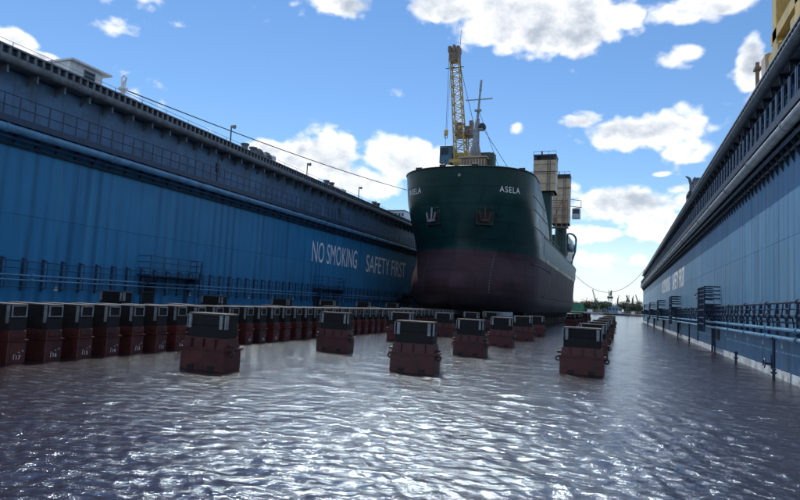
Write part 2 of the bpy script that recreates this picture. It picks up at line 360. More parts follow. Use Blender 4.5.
# ------------------------------------------------------------------ dock wing walls
DZ_FLOOR = 9.62; DZ_TOP = 13.0
def wing_wall(Xw, s, y0, y1, wm, label, text, platforms, right):
    """s: inward direction along x. o = distance inwards from the plating"""
    T = empty('dock_wing_wall', (Xw, y0, 0), label, 'dock wall')
    X = lambda o: Xw + s * o
    MB().box(X(-.05), X(-4.6), y0, y1, -1.5, 9.5).build('hull_core', 'navy', T)
    MB().box(X(-.72), X(-4.6), y0, y1, 9.5, 12.3).build('upper_core', 'navy', T)
    L = 8.
    # plating, two strakes; each plate a piece with an open weld seam round it
    n = int(round((y1 - y0) / L))
    def platemesh(z0, z1, m, o0=-.05, o1=0.):
        return MB().bevbox(0, L - .012, z0, z1, 0, o1 - o0, .006)
    def rot(me_b, name, m, o0):
        # bevbox built lying flat (x along wall, y up, z out) and stood up against the wall
        me_b.v = [(s * (o0 + p[2]), p[0], p[1]) for p in me_b.v]
        if s < 0: me_b.f = me_b.f
        else: me_b.f = [tuple(reversed(q)) for q in me_b.f]
        return me_b.mesh(name, m)
    lo = rot(platemesh(.36, 5.445, wm), 'plate', wm, -.05); hi = rot(platemesh(5.455, 9.3, wm), 'plate', wm, -.05)
    up = rot(MB().bevbox(0, L - .03, 9.66, 12.25, 0, .05, .012), 'upper_plate', 'upper', -.72)
    for i in range(n):
        put('plate', lo, (0, i * L, 0), T); put('plate', hi, (0, i * L, 0), T); put('upper_plate', up, (0, i * L, 0), T)
    MB().box(X(-.05), X(.05), y0, y1, -.8, .34).build('waterline_strip', 'boot', T)
    # gangway along the wall
    MB().box(X(-.67), X(.62), y0, y1, 9.5, DZ_FLOOR).box(X(.62), X(.70), y0, y1, 9.44, 9.74).build('gangway_floor', 'dark' if right else 'navy', T)
    br = MB().prism([(s * .01, 8.62 if not right else 8.15), (s * .01, 9.5), (s * .60, 9.5), (s * .60, 9.40)], -.02, .02, 'Y'); br = br.mesh('gangway_bracket', 'dark' if right else 'navy')
    st = 1.1 if not right else .8
    for i in range(int((y1 - y0) / st)): put('gangway_bracket', br, (0, .4 + i * st, 0), T)
    # service pipes under the gangway
    b = MB().tube([(X(.53), y0, 9.22), (X(.53), y1, 9.22)], .20, 14)
    for i in range(int((y1 - y0) / 6)): b.tube([(X(.53), y0 + 2 + i * 6, 9.22), (X(.53), y0 + 2.09 + i * 6, 9.22)], .235, 14)
    b.build('service_pipe', 'bluepipe' if not right else 'grey', T, smooth=False)
    MB().tube([(X(.34), y0, 8.86), (X(.34), y1, 8.86)], .08, 8).build('service_pipe', 'navy', T)
    MB().tube([(X(.14), y0, 8.60), (X(.14), y1, 8.60)], .06, 8).build('service_pipe', 'dark', T)
    # railing: stanchions and rails (the right wall has flat-bar stanchions and a toe plate)
    sp = .75 if not right else .9
    if not right: post = MB().tube([(s * .60, 0, DZ_FLOOR), (s * .60, 0, DZ_FLOOR + 1.1)], .034, 6)
    else: post = MB().box(s * .57, s * .63, -.17, .17, DZ_FLOOR + .02, DZ_FLOOR + 1.06).box(s * .56, s * .64, -.03, .03, DZ_FLOOR, DZ_FLOOR + 1.12)
    post = post.mesh('rail_post', 'navy')
    for i in range(int((y1 - y0) / sp)): put('rail_post', post, (0, .3 + i * sp, 0), T)
    for z in (1.1, .58):
        MB().tube([(X(.60), y0, DZ_FLOOR + z), (X(.60), y1, DZ_FLOOR + z)], .022, 6).build('handrail', 'navy', T)
    # a few control stands and lamps on the gangway
    for y in (33, 52, 78, 104):
        b = MB().box(X(.30), X(.46), y - .12, y + .12, DZ_FLOOR + .9, DZ_FLOOR + 1.5).tube([(X(.38), y, DZ_FLOOR), (X(.38), y, DZ_FLOOR + 1.9)], .03, 6)
        b.torus((X(.50), y, DZ_FLOOR + .75), .2, .025, 'X', 12, 5); b.build('control_stand', 'dark', T)
    # top girder: rounded lip, ribbed band, knees
    MB().box(X(.02), X(-4.6), y0, y1, 12.3, 12.52).build('top_deck', 'girder', T)
    MB().tube([(X(.20), y0, 12.42), (X(.20), y1, 12.42)], .20, 12).build('girder_lip', 'girder', T, smooth=True)
    MB().box(X(.05), X(-.12), y0, y1, 12.52, DZ_TOP - .04).build('crane_rail_beam', 'dark', T)
    b = MB()
    for i in range(int((y1 - y0) / .42)): b.box(X(.05), X(.20), y0 + i * .42, y0 + i * .42 + .13, 12.60, DZ_TOP - .04)
    tag(b.build('girder_ribs', 'girder', T), kind='stuff')
    MB().box(X(.24), X(-.3), y0, y1, DZ_TOP - .04, DZ_TOP + .04).build('girder_flange', 'grey' if right else 'girder', T)
    kn = MB().prism([(s * -.66, 11.7), (s * -.66, 12.3), (s * .0, 12.3), (s * -.05, 12.18)], -.025, .025, 'Y').box(s * -.08, s * .02, -.05, .05, 11.86, 12.3).mesh('knee', 'girder' if not right else 'dark')
    for i in range(int((y1 - y0) / 1.5)): put('knee', kn, (0, .7 + i * 1.5, 0), T)
    tp = MB().tube([(s * -.25, 0, DZ_TOP), (s * -.25, 0, DZ_TOP + (.42 if not right else .5))], .016, 5).mesh('deck_rail_post', 'dark')
    for i in range(int((y1 - y0) / 2)): put('deck_rail_post', tp, (0, .5 + i * 2., 0), T)
    MB().tube([(X(-.25), y0, DZ_TOP + .42), (X(-.25), y1, DZ_TOP + .42)], .014, 5).build('deck_rail', 'dark', T)
    # lower walkway with pipes
    rp = MB().tube([(s * .03, 0, 2.95), (s * .30, 0, 2.98), (s * .34, 0, 2.9), (s * .34, 0, 1.62), (s * .02, 0, 1.62)], .03 if right else .025, 6)
    rp.box(s * .0, s * .06, -.05, .05, 1.5, 3.05); rp = rp.mesh('rack_post', 'navy')
    gaps = [(p, q) for p, q in platforms]
    y = y0 + .6; k = 0
    ps = 1.05 if not right else 1.45
    while y < y1:
        put('rack_post', rp, (0, y - y0, .4 if not right else 0), T); y += ps
    zo = .4 if not right else 0.
    hs = [(2.94, .05), (2.70, .035), (2.46, .05), (2.22, .035), (1.96, .07), (1.64, .075)] if right else [(3.28, .022), (2.95, .02), (2.62, .05), (2.40, .045), (2.08, .02)]
    for z, r in hs:
        b = MB().tube([(X(.34 + r), y0, z), (X(.34 + r), y1, z)], r, 8)
        if r > .04:
            for i in range(int((y1 - y0) / 4.4)): b.tube([(X(.34 + r), y0 + 1.7 + i * 4.4, z), (X(.34 + r), y0 + 1.82 + i * 4.4, z)], r + .035, 10)
        b.build('pipe', ('bluepipe' if r > .055 else 'navy') if right else ('bluepipe' if r > .04 else 'navy'), T)
    if right:
        # short hooped brackets that cross between the pipes
        hb = MB().tube([(s * .40, -.22, 2.92), (s * .46, -.22, 2.42), (s * .46, .22, 2.42), (s * .40, .22, 1.95)], .028, 6).box(s * .36, s * .5, -.26, -.18, 2.36, 2.48).mesh('pipe_bracket', 'navy')
        for i in range(int((y1 - y0) / .95)): put('pipe_bracket', hb, (0, .5 + i * .95, 0), T)
    # raised platforms over the doorways
    for (p, q) in platforms:
        th = .05 if right else .024
        b = MB().box(X(.0), X(.95), p, q, 3.02, 3.12)
        pl = b.build('platform', 'navy', T)
        b = MB()
        ys = np.linspace(p + .03, q - .03, 5)
        for yy in ys: b.tube([(X(.92), yy, 3.1 if not right else 1.3), (X(.92), yy, 4.2)], th, 6)
        for z in ((4.2, 3.85, 3.48) if not right else (4.2, 3.95, 3.7, 3.45, 2.7, 2.2, 1.8)): b.tube([(X(.02), p + .03, z), (X(.92), p + .03, z), (X(.92), q - .03, z), (X(.02), q - .03, z)], th, 6)
        b.build('platform_railing', 'navy', pl)
        for yy in (p + .3, q - .3):
            MB().box(X(.0), X(.9), yy - .03, yy + .03, 2.72, 3.02).tube([(X(.86), yy, 3.02), (X(.05), yy, 2.0)], .035, 6).build('platform_strut', 'navy', pl)
        if right:
            MB().tube([(X(.5), q, 4.05), (X(.5), q + 5.2, 4.0), (X(.5), q + 5.7, 3.85), (X(.5), q + 5.2, 3.66), (X(.5), q, 3.7)], .06, 8).build('swan_neck_pipe', 'navy', T)
        m = p + .95
        dr = MB().box(X(.0), X(.03), m - .58, m + .58, .8, 2.86).build('door_frame', 'navy', T)
        MB().bevbox(m - .5, m + .5, .85, 2.8, 0, .02, .1)
        dd = MB().box(X(.03), X(.045), m - .46, m + .46, .86, 2.74).build('doorway', 'black', dr)
        MB().tube([(X(.06), q - .4, -.6), (X(.06), q - .4, 3.0)], .10, 8).tube([(X(.3), p + .2, -.6), (X(.3), p + .2, 3.0)], .05, 8).build('riser_pipe', 'navy', T)
        b = MB()
        for r_ in range(9): b.bar((X(.97), q - .2, 1. + r_ * .28), (X(.97), q - .62, 1. + r_ * .28), .025)
        b.bar((X(.97), q - .2, .6), (X(.97), q - .2, 4.1), .04).bar((X(.97), q - .62, .6), (X(.97), q - .62, 4.1), .04).build('ladder', 'navy', T)
    # small white marks painted low on the plating
    tri = MB().add([(s * .004, -.14, 1.95), (s * .004, .14, 1.95), (s * .004, 0, 2.2)], [(0, 1, 2)] if s > 0 else [(2, 1, 0)]).mesh('draught_mark', 'white')
    yy = y0 + 3.4
    while yy < y1 - 2: put('draught_mark', tri, (0, yy - y0, 0 if not right else -.75), T); yy += 3.3
    # lettering
    for (txt, ya, yb, z0, hgt) in text:
        me = text_mesh(txt, 1., bold=.022 if right else 0.)
        xs = [v.co.x for v in me.vertices]; zs = [v.co.y for v in me.vertices]; w = max(xs) - min(xs); h = max(zs) - min(zs)
        for v in me.vertices:
            fx = (v.co.x - min(xs)) / w; fz = (v.co.y - min(zs)) / h
            v.co = (s * .007, (ya + (yb - ya) * fx) - y0, z0 + hgt * fz)
        me.materials.append(M['letter']); put('lettering', me, (0, 0, 0), T)
    return T
LW, RW = -26.45, 6.02
left = wing_wall(LW, 1, -8, 168, 'wall', 'dark blue plated dock wall lettered NO SMOKING SAFETY FIRST beside the dense block row',
    [('NO SMOKING', 47.7, 57.6, 5.5, 1.95), ('SAFETY FIRST', 60.1, 72.9, 5.35, 1.95)],
    [(6, 10.7), (27, 31.6), (48.2, 53.2), (69.5, 74.7), (91, 96), (112, 117)], False)
right = wing_wall(RW, -1, 4, 172, 'wall_r', 'pale weathered blue dock wall with a rack of pipes above the open water', 
    [('NO SMOKING', 97.0, 82.4, 5.3, 2.0), ('SAFETY FIRST', 78.6, 64.8, 5.2, 2.0)],
    [(20.2, 20.2 + 0.0)] and [(42.2, 45.4), (67.5, 70.2), (89.5, 92.), (113, 115.5), (138, 140.5)], True)
# stand pipes with valves at the foot of the right wall
def stand_pipe(y, top, label, wheel=True):
    T = empty('stand_pipe', (RW - .45, y, 0), label, 'pipe', 'pipes rising out of the water at the pale wall')
    x = RW - .45
    b = MB().tube([(x, y, -.8), (x, y, top)], .055, 8)
    for z in (.25, top - .12): b.tube([(x, y, z), (x, y, z + .07)], .105, 10)
    b.build('riser', 'navy', T)
    if wheel:
        b = MB().tube([(x, y, .62), (x - .32, y, .62)], .04, 6).torus((x - .32, y, .62), .17, .024, 'X').tube([(x, y - .17, .42), (x, y + .25, .42), (x, y + .25, .95)], .05, 8)
        b.build('valve', 'navy', T)
stand_pipe(26.4, 1.66, 'dark blue stand pipe with a handwheel valve at the pale wall')
stand_pipe(34.2, .62, 'short capped pipe stub beside the pale wall', False)
stand_pipe(55.5, 1.66, 'slim dark pipe dropping from the rack between two platforms of the pale wall', False)

# ------------------------------------------------------------------ docking blocks
def ring_lugs(T, w, z=.50):
    for sx in (-1, 1):
        b = MB().torus((sx * (w / 2 + .085), -.12, z), .075, .028, 'Y', 12, 6).box(sx * (w / 2 - .01), sx * (w / 2 + .03), -.15, -.09, z - .06, z + .06)
        b.build('lifting_ring', 'ring', T, world=False)
def side_block(label, group, w=1.42, t=.72, h=1.68):
    T = empty('side_block', (0, 0, 0), label, 'docking block', group)
    w2 = w / 2; zf = .60; zb = .95
    b = MB()
    # tapered steel stool with a flange and two openings at the foot
    def frus(xa, ya, z0, xb, yb, z1):
        b.add([(-xa,-ya,z0),(xa,-ya,z0),(xa,ya,z0),(-xa,ya,z0),(-xb,-yb,z1),(xb,-yb,z1),(xb,yb,z1),(-xb,yb,z1)], [(0,3,2,1),(4,5,6,7),(0,1,5,4),(1,2,6,5),(2,3,7,6),(3,0,4,7)])
    frus(w2 + .02, t/2 + .02, -.9, w2, t/2, zf)
    b.box(-w2 - .05, w2 + .05, -t/2 - .04, t/2 + .04, zf, zf + .05)
    frus(w2 - .02, t/2 - .02, zf + .05, w2 - .07, t/2 - .06, zb)
    for sx in (-.55, 0, .55): b.box(sx * w2 - .025, sx * w2 + .025, -t/2 - .03, -t/2 + .05, zf + .05, zb - .03)
    st = b.build('stool', 'red', T, world=False)
    for sx in (-.5, .45): MB().box(sx * w2 - .11, sx * w2 + .11, -t/2 - .026, -t/2 + .02, .02, .14).build('foot_opening', 'black', st, world=False)
    for sx in (-1, 1): MB().tube([(sx * (w2 - .02), -.1, zf + .14), (sx * (w2 + .12), -.1, zf + .14)], .05, 8).build('pin', 'ring', T, world=False)
    # timber cap: two baulks one upon the other
    c = w2 - .10; zm = (zb + h) / 2
    MB().bevbox(-c, c, -t/2 + .08, t/2 - .08, zb + .003, zm - .006, .015).build('timber', 'timber', T, world=False)
    MB().bevbox(-c + .015, c - .02, -t/2 + .09, t/2 - .085, zm + .006, h - .06, .02).build('timber', 'timber', T, world=False)
    MB().bevbox(-c + .005, c - .005, -t/2 + .075, t/2 - .075, h - .056, h, .012).build('cap_plank', 'plank', T, world=False)
    for sx in (-1, 1):
        MB().box(sx * (c - .16), sx * (c - .06), -t/2 + .035, -t/2 + .075, h - .46, h - .06).box(sx * (c + .002), sx * (c + .03), -t/2 + .06, -t/2 + .2, h - .46, h - .06).build('strap', 'strap', T, world=False)
    ring_lugs(T, w)
    return T
def keel_block(label, group, w=1.9, t=.56, h=1.68):
    T = empty('keel_block', (0, 0, 0), label, 'docking block', group)
    w2 = w / 2; zf = .62; zb = .92
    b = MB().bevbox(-w2, w2, -t/2, t/2, -.9, zf, .02).box(-w2 - .035, w2 + .035, -t/2 - .035, t/2 + .035, zf, zf + .045)
    b.bevbox(-w2 + .03, w2 - .02, -t/2 + .02, t/2 - .02, zf + .045, zb, .02)
    b.box(w2 - .03, w2 + .012, -t/2 + .05, t/2 - .05, zf + .12, zb - .06)
    b.build('stool', 'red', T, world=False)
    b = MB()
    for (y, z) in ((.05, .30), (-.08, .24), (.16, .34)): b.tube([(w2 - .01, y, z), (w2 + .03, y, z)], .028, 6)
    tag(b.build('bolts', 'strap', T, world=False), kind='stuff')
    MB().bevbox(-w2 + .05, w2 - .05, -t/2 + .03, t/2 - .03, zb + .003, 1.28, .015).build('timber', 'timber', T, world=False)
    MB().bevbox(-w2 + .06, w2 - .06, -t/2 + .04, t/2 - .04, 1.286, h - .04, .015).build('timber', 'timber', T, world=False)
    MB().bevbox(-w2 + .045, w2 - .045, -t/2 + .025, t/2 - .025, h - .037, h, .01).build('cap_plank', 'plank', T, world=False)
    e = w2 - .058; ya, yb = -t/2 + .05, t/2 - .05; za, zt = 1.30, h - .045
    b = MB().box(e, e + .03, ya, yb, zt - .03, zt).box(e, e + .03, ya, yb, za, za + .03).box(e, e + .03, ya, ya + .03, za + .03, zt - .03).box(e, e + .03, yb - .03, yb, za + .03, zt - .03)
    b.build('end_frame', 'strap', T, world=False)
    MB().box(e - .16, e - .05, -t/2 + .005, -t/2 + .038, 1.12, h - .045).build('strap', 'strap', T, world=False)
    return T
def jitter(o, rz=1.2): o.rotation_euler.z = R(random.gauss(0, rz))
KX = -16.95
kg = 'keel blocks in the closely spaced row'
kp = keel_block('narrow red black-capped keel block in the closely spaced row leading under the bow', kg)
y = 9.9; i = 0; num = 119
while y < 74:
    o = kp if i == 0 else copy_tree(kp)
    o.location = (KX + random.gauss(0, .02), y, 0); jitter(o, .7)
    if 1 <= i <= 8: o['label'] = 'narrow red keel block painted with the number %d in the closely spaced row' % (num - i)
    elif i: o['label'] = kp['label']
    if 1 <= i <= 14:
        me = text_mesh(str(num - i), .17)
        for v in me.vertices: v.co = (.953, v.co.x, v.co.y + .10)
        me.materials.append(M['letter']); put('number', me, (0, 0, 0), o)
    y += 1.13; i += 1
ORD = ['first', 'second', 'third', 'fourth', 'fifth', 'sixth']
def row(x, ys, label, group, proto_kw={}, own=None):
    p = side_block(label, group, **proto_kw)
    for i, y in enumerate(ys):
        o = p if i == 0 else copy_tree(p)
        o.location = (x + random.gauss(0, .05), y, 0); jitter(o, 1.6); o.scale = (random.uniform(.96, 1.05), random.uniform(.95, 1.1), random.uniform(.965, 1.0)); o['label'] = own(i) if own and own(i) else label
row(-1.22, [22.8 + k * 7.9 for k in range(11)], 'red black-capped side block in the sparse row along the pale pipe-racked wall', 'side blocks in the row along the pale wall', dict(w=1.46), lambda i: ORD[i] + ' red block of the sparse row along the pale wall, counting towards the far shore' if i < 4 else None)
row(-6.33, [18.8 + k * 7.75 for k in range(5)] + [88, 96, 104, 122, 134], 'red black-capped side block in the sparse row passing just outside the ship hull', 'side blocks in the row outside the hull', {}, lambda i: ORD[4 - i] + ' red black-capped block ahead of the bow in the row passing outside the hull' if i < 5 else None)
row(-11.5, [14.9 + k * 8.45 for k in range(6)], 'broad red black-capped side block in the sparse row beside the closely spaced keel row', 'side blocks in the row beside the keel blocks', dict(w=1.5), lambda i: ORD[5 - i] + ' broad red block ahead of the bow in the row beside the keel blocks')
row(-20.6, [24.0 + k * 8.45 for k in range(5)], 'red side block with black cap standing behind the closely spaced keel row', 'side blocks behind the keel row')
row(-23.3, [15.0 + k * 7.6 for k in range(7)], 'taller dark-capped side block at the foot of the lettered blue wall', 'side blocks at the foot of the lettered wall', dict(h=2.1, w=1.7))
bp = keel_block('narrow red bilge block under the ship hull on the side of the pale wall', 'bilge blocks under the hull', w=1.6)
for k in range(34):
    o = bp if k == 0 else copy_tree(bp); o.location = (-10.9, 70 + k * 1.75, 0); jitter(o, .7)

# ------------------------------------------------------------------ the ship
XC, YB, ZK = -16.2, 59.5, 1.683      # centreline, stem at deck, keel
SHIP = empty('cargo_ship', (XC, YB, ZK), 'green cargo ship named ASELA with red bottom standing on docking blocks', 'ship')
B2, LS = 7.35, 90.
ZD, ZF, ZR = 9.4, 15.0, 6.4        # main bulwark top, forecastle top, paint line
def lerp(z, tab):
    return float(np.interp(z, [a for a, b in tab], [b for a, b in tab]))
def stem(z): return lerp(z, [(0, .6), (.6, -.6), (1.6, -1.4), (2.7, -1.6), (3.8, -1.1), (4.8, -.1), (5.8, .6), (7, .9), (9, .6), (12, .1), (15., -.5)])
def entr(z): return lerp(z, [(0, 15), (2.5, 15), (4.5, 14.5), (6, 13.5), (8, 11.), (10, 8.2), (12, 6.6), (15., 6.2)])
def expo(z): return lerp(z, [(0, 1.25), (3, 1.25), (6, 1.3), (9, 1.75), (12, 2.1), (15., 2.2)])
def hb(x, z):
    s_ = min(1., max(0., (x - stem(z)) / entr(z)))
    h = B2 * (1 - (1 - s_) ** lerp(z, [(0, 3.3), (6, 3.0), (10, 2.4), (15, 2.2)])) ** (1 / expo(z))
    if z < 1.25: h = max(h - 1.1 * (1 - math.sqrt(max(0, 1 - (1 - z / 1.25) ** 2))), min(h, .02))
    if x > 66:
        q = (x - 66) / (LS - 66); low = max(0., 1 - z / 7.5)
        h *= (1 - .22 * q ** 2) * (1 - .85 * low * q ** 1.5)
    return h
def hp(x, z, side): return (XC + side * hb(x, z), YB + x, ZK + z)
def shell(xa, xb_of, zs, name, mats, mi_of, nu=60, power=2.4, bottom=False):
    b = MB()
    for side in (-1, 1):
        vs = []; nz = len(zs)
        for u in range(nu + 1):
            for z in zs:
                x0 = stem(z); x1 = xb_of(z); x = x0 + (x1 - x0) * (u / nu) ** power
                vs.append(hp(x, z, side))
        fs = []; mis = []
        for u in range(nu):
            for k in range(nz - 1):
                q = (u*nz+k, (u+1)*nz+k, (u+1)*nz+k+1, u*nz+k+1)
                fs.append(q if side > 0 else q[::-1]); mis.append(mi_of((zs[k] + zs[k+1]) / 2))
        o = len(b.v); b.v += vs; b.f += [tuple(i + o for i in q) for q in fs]; b.mi += mis
    if bottom:
        nz = len(zs); o = (nu + 1) * nz; fs = []
        for u in range(nu): fs.append((u*nz, o+u*nz, o+(u+1)*nz, (u+1)*nz))
        b.f += fs; b.mi += [mi_of(0.)] * nu
        for k in range(nz - 1): b.f.append((nu*nz+k, nu*nz+k+1, o+nu*nz+k+1, o+nu*nz+k)); b.mi.append(mi_of(zs[k]))
    ob = b.build(name, mats, SHIP, smooth=True)
    return ob
zl = [0, .06, .2, .45, .8, 1.25, 1.7, 2.2, 2.8, 3.4, 4., 4.6, 5.2, 5.8, ZR, 6.9, 7.5, 8.2, 8.8, ZD]
hull = shell(0, lambda z: LS, zl, 'hull', ['shipdark', 'shipred', 'green'], lambda z: 0 if z < 1.7 else 1 if z < ZR else 2, nu=70, bottom=True)
aftx = lambda z: lerp(z, [(9.4, 21), (11.2, 19), (12.4, 16.8), (13.6, 13.6), (14.4, 11), (15, 9)])
fzl = [ZD, 9.9, 10.5, 11.1, 11.7, 12.3, 12.9, 13.5, 14.0, 14.5, ZF]
fore = shell(0, aftx, fzl, 'forecastle_plating', ['green'], lambda z: 0, nu=48)
# bulwark thickness / rim, decks, forecastle bulkhead, scuffed band along the port bulwark
b = MB()
rim = lambda z, xb, side, n=40, p=2.2, x0=None: [hp((stem(z) if x0 is None else x0) + (xb - (stem(z) if x0 is None else x0)) * (i / n) ** p, z, side) for i in range(n + 1)]
for side in (-1, 1): b.tube(rim(ZF, aftx(ZF), side), .10, 6)
b.build('bulwark_rail', 'green', SHIP, smooth=True)
def deckpoly(z, xa, xb, n=40, inset=.06):
    P_ = []; xs = [xa + (xb - xa) * (i / n) ** 1.8 for i in range(n + 1)]
    vs = [(XC - max(0, hb(x, z) - inset), YB + x, ZK + z) for x in xs] + [(XC + max(0, hb(x, z) - inset), YB + x, ZK + z) for x in xs]
    return vs, [(i, n + 1 + i, n + 2 + i, i + 1) for i in range(n)]
b = MB(); b.add(*deckpoly(13.5, stem(13.5) + .1, aftx(13.5))); b.build('forecastle_deck', 'deck', SHIP)
b = MB(); b.add(*deckpoly(8.4, stem(8.4) + .1, LS - .1)); b.build('main_deck', 'deck', SHIP)
b = MB()
for i in range(len(fzl) - 1):
    z0, z1 = fzl[i], fzl[i+1]; b.add([hp(aftx(z0), z0, -1), hp(aftx(z0), z0, 1), hp(aftx(z1), z1, 1), hp(aftx(z1), z1, -1)], [(0, 1, 2, 3)])
b.build('forecastle_bulkhead', 'green', SHIP)
for side in (-1, 1):
    b = MB(); n = 50
    for i in range(n):
        x0 = 15 + (LS - 1 - 15) * i / n; x1 = 15 + (LS - 1 - 15) * (i + 1) / n
        vs = []
        for x in (x0, x1):
            for z in (6.95, ZD): p = Vector(hp(x, z, side)); p.x += side * .025; vs.append(p)
        b.add(vs, [(0, 2, 3, 1)] if side > 0 else [(1, 3, 2, 0)])
    b.build('bulwark_strake', 'scuff', SHIP)
    b = MB().tube([hp(15 + (LS - 16) * i / 40, ZD, side) for i in range(41)], .11, 6); b.build('bulwark_rail', 'scuff', SHIP)
# half-round rubbing strakes on the port side and sheer of the bow
for (z, xa, xb) in ((12.75, 5.2, 15.8), (11.4, 6., 18.4), (9.6, 7., 20.5), (5.5, 8., 24), (2.0, 14., 70)):
    for side in (-1, 1):
        b = MB().tube([hp(xa + (xb - xa) * i / 24, z, side) for i in range(25)], .075, 6); b.build('rubbing_strake', 'scuff' if z > 6 else 'shipred', SHIP, smooth=True)
# plate seams: raised butt straps down the bow
# names, draught marks, anchors: laid along the waterlines
def waterline(z, side):
    xs = stem(z) + np.linspace(0, 1, 500) ** 2.2 * 22; P_ = np.array([hp(x, z, side) for x in xs]); ds = np.r_[0, np.cumsum(np.linalg.norm(np.diff(P_, axis=0), axis=1))]
    return ds, P_
def at_arc(s_, z, side, off=.03):
    ds, P_ = waterline(z, side); p = np.array([np.interp(s_, ds, P_[:, k]) for k in range(3)]); q = np.array([np.interp(s_ + .05, ds, P_[:, k]) for k in range(3)])
    t = (q - p) / np.linalg.norm(q - p); nrm = np.array([t[1], -t[0], 0]) * side
    return Vector(p + nrm * off), Vector(t), Vector(nrm)
def arc_of(hbv, z, side):
    ds, P_ = waterline(z, side); return float(np.interp(hbv, np.abs(P_[:, 0] - XC), ds))
for side in (-1, 1):
    me = text_mesh('ASELA', .86, .92, 1.15); s0 = arc_of(5.3, 12.7, side); zc = {}
    for v in me.vertices:
        z = 12.5 + v.co.y; s_ = s0 + (v.co.x if side > 0 else -v.co.x)
        p, t, nr = at_arc(s_, z, side, .035); v.co = p - Vector((XC, YB, ZK))
    me.materials.append(M['letter']); put('ship_name', me, (0, 0, 0), SHIP)
    # anchor pocket with stockless anchor
    s1 = arc_of(2.8, 9.9, side)
    b = MB(); p, t, nr = at_arc(s1, 9.95, side, 0); up_ = Vector((0, 0, 1))
    def loc(a, c, o): return p + t * a + up_ * c + nr * o
    def obox(b, a0, a1, c0, c1, o0, o1):
        b.add([loc(a0,c0,o0),loc(a1,c0,o0),loc(a1,c1,o0),loc(a0,c1,o0),loc(a0,c0,o1),loc(a1,c0,o1),loc(a1,c1,o1),loc(a0,c1,o1)], [(0,3,2,1),(4,5,6,7),(0,1,5,4),(1,2,6,5),(2,3,7,6),(3,0,4,7)])
    obox(b, -.85, .85, -.85, .85, -.5, .10); pk = b.build('anchor_pocket', 'black', SHIP)
    b = MB(); obox(b, -.93, .93, .85, .95, -.4, .22); obox(b, -.93, .93, -.95, -.85, -.4, .13); obox(b, -.93, -.85, -.85, .85, -.4, .13); obox(b, .85, .93, -.85, .85, -.4, .13)
    b.build('pocket_frame', 'green', pk)
    an = MB(); an.bar(loc(0, .9, .3), loc(0, -.35, .34), .17, .17); an.bar(loc(-.45, -.5, .34), loc(.45, -.5, .34), .26, .26)
    for q in (-1, 1): an.bar(loc(q * .40, -.45, .4), loc(q * .62, .35, .42), .13, .26)
    an.build('anchor', 'strap' if side < 0 else 'ring', pk)
    # white bow-thruster / bulb marks and draught figures
    b = MB()
    for k in range(14):
        z = 1.9 + k * .3; pp, tt, nn = at_arc(arc_of(3.6, z, side), z, side, .02)
        b.add([pp - tt * .06, pp + tt * .06, pp + tt * .06 + up_ * .12, pp - tt * .06 + up_ * .12], [(0, 1, 2, 3)] if side > 0 else [(3, 2, 1, 0)])
    tag(b.build('draught_marks', 'strap', SHIP), kind='stuff')
# mooring fittings on the forecastle rim
for (hv, side) in ((1.6, -1), (1.9, 1), (4.6, -1), (6.4, 1)):
    p, t, nr = at_arc(arc_of(hv, 14.95, side), 14.95, side, -.05)
    MB().box(p.x - .3, p.x + .3, p.y - .25, p.y + .25, p.z, p.z + .28).tube([p + Vector((-.3, 0, .2)), p + Vector((.3, 0, .2))], .16, 8).build('fairlead', 'dark', SHIP)
p, t, nr = at_arc(.25, 14.1, 1, .02); MB().tube([p + Vector((0, -.02, 0)), p + Vector((0, .3, 0))], .16, 10).build('bow_lamp', 'strap', SHIP)
px_, py_ = XC - 2.4, YB + 3.0
MB().tube([(px_, py_, ZK + 13.5), (px_, py_, ZK + 16.1)], .3, 8).tube([(px_ - .5, py_, ZK + 15.9), (px_ + .5, py_, ZK + 15.9)], .2, 8).tube([(px_, py_, ZK + 16.1), (px_, py_, ZK + 16.6)], .18, 8).build('mooring_post', 'bluehouse', SHIP)
# mast house and foremast
mx, my, mz = XC + .35, YB + 6.0, ZK + 13.5
b = MB().box(mx - 1.45, mx + 1.45, my - 1.1, my + 1.1, mz, mz + 3.75)
house = b.build('mast_house', 'brown', SHIP)
rb = MB().box(-.05, .05, -.04, 0, 0, 3.5).mesh('wall_rib', 'beige')
for k in range(9): put('wall_rib', rb, (mx - 1.35 + k * .3375 - XC - (house.location.x), my - 1.1 - YB, mz - ZK + .1), house)
MB().box(mx - 1.6, mx + 1.6, my - 1.25, my + 1.2, mz + 3.75, mz + 3.9).build('house_roof', 'beige', house)
MB().box(mx + 1.45, mx + 2.1, my + .2, my + 1.6, mz, mz + 4.6).box(mx - .4, mx + 1.5, my + 1.15, my + 1.7, mz, mz + 4.9).build('vent_trunk', 'deck', SHIP)
mast = MB().tube([(mx - .05, my, mz + 3.9), (mx + .0, my, mz + 5.5), (mx + .06, my, mz + 7.4), (mx + .10, my, mz + 8.6)], [.85, .44, .32, .26], 12).build('foremast', 'strap', SHIP, smooth=True)
MB().tube([(mx + .10, my, mz + 8.6), (mx + .30, my, mz + 11.9)], [.17, .10], 8).tube([(mx + .3, my, mz + 11.9), (mx + .38, my, mz + 13.2)], [.16, .12], 8).build('mast_pole', 'grey', mast)
MB().bar((mx - 1.4, my, mz + 10.9), (mx + 1.75, my, mz + 10.9), .10, .10).bar((mx - 1.4, my, mz + 10.9), (mx - 1.4, my, mz + 11.1), .05).bar((mx + 1.7, my, mz + 10.9), (mx + 1.7, my, mz + 11.1), .05).build('crosstree', 'grey', mast)
MB().tube([(mx + .75, my - .35, mz + 7.6), (mx + .75, my + .2, mz + 7.6)], .38, 12).bar((mx + .2, my, mz + 7.5), (mx + .8, my, mz + 7.5), .09).build('searchlight', 'dark', mast)
MB().bar((mx - .2, my - .3, mz + 9.5), (mx + .6, my - .3, mz + 9.5), .25, .2).build('radar_bar', 'grey', mast)
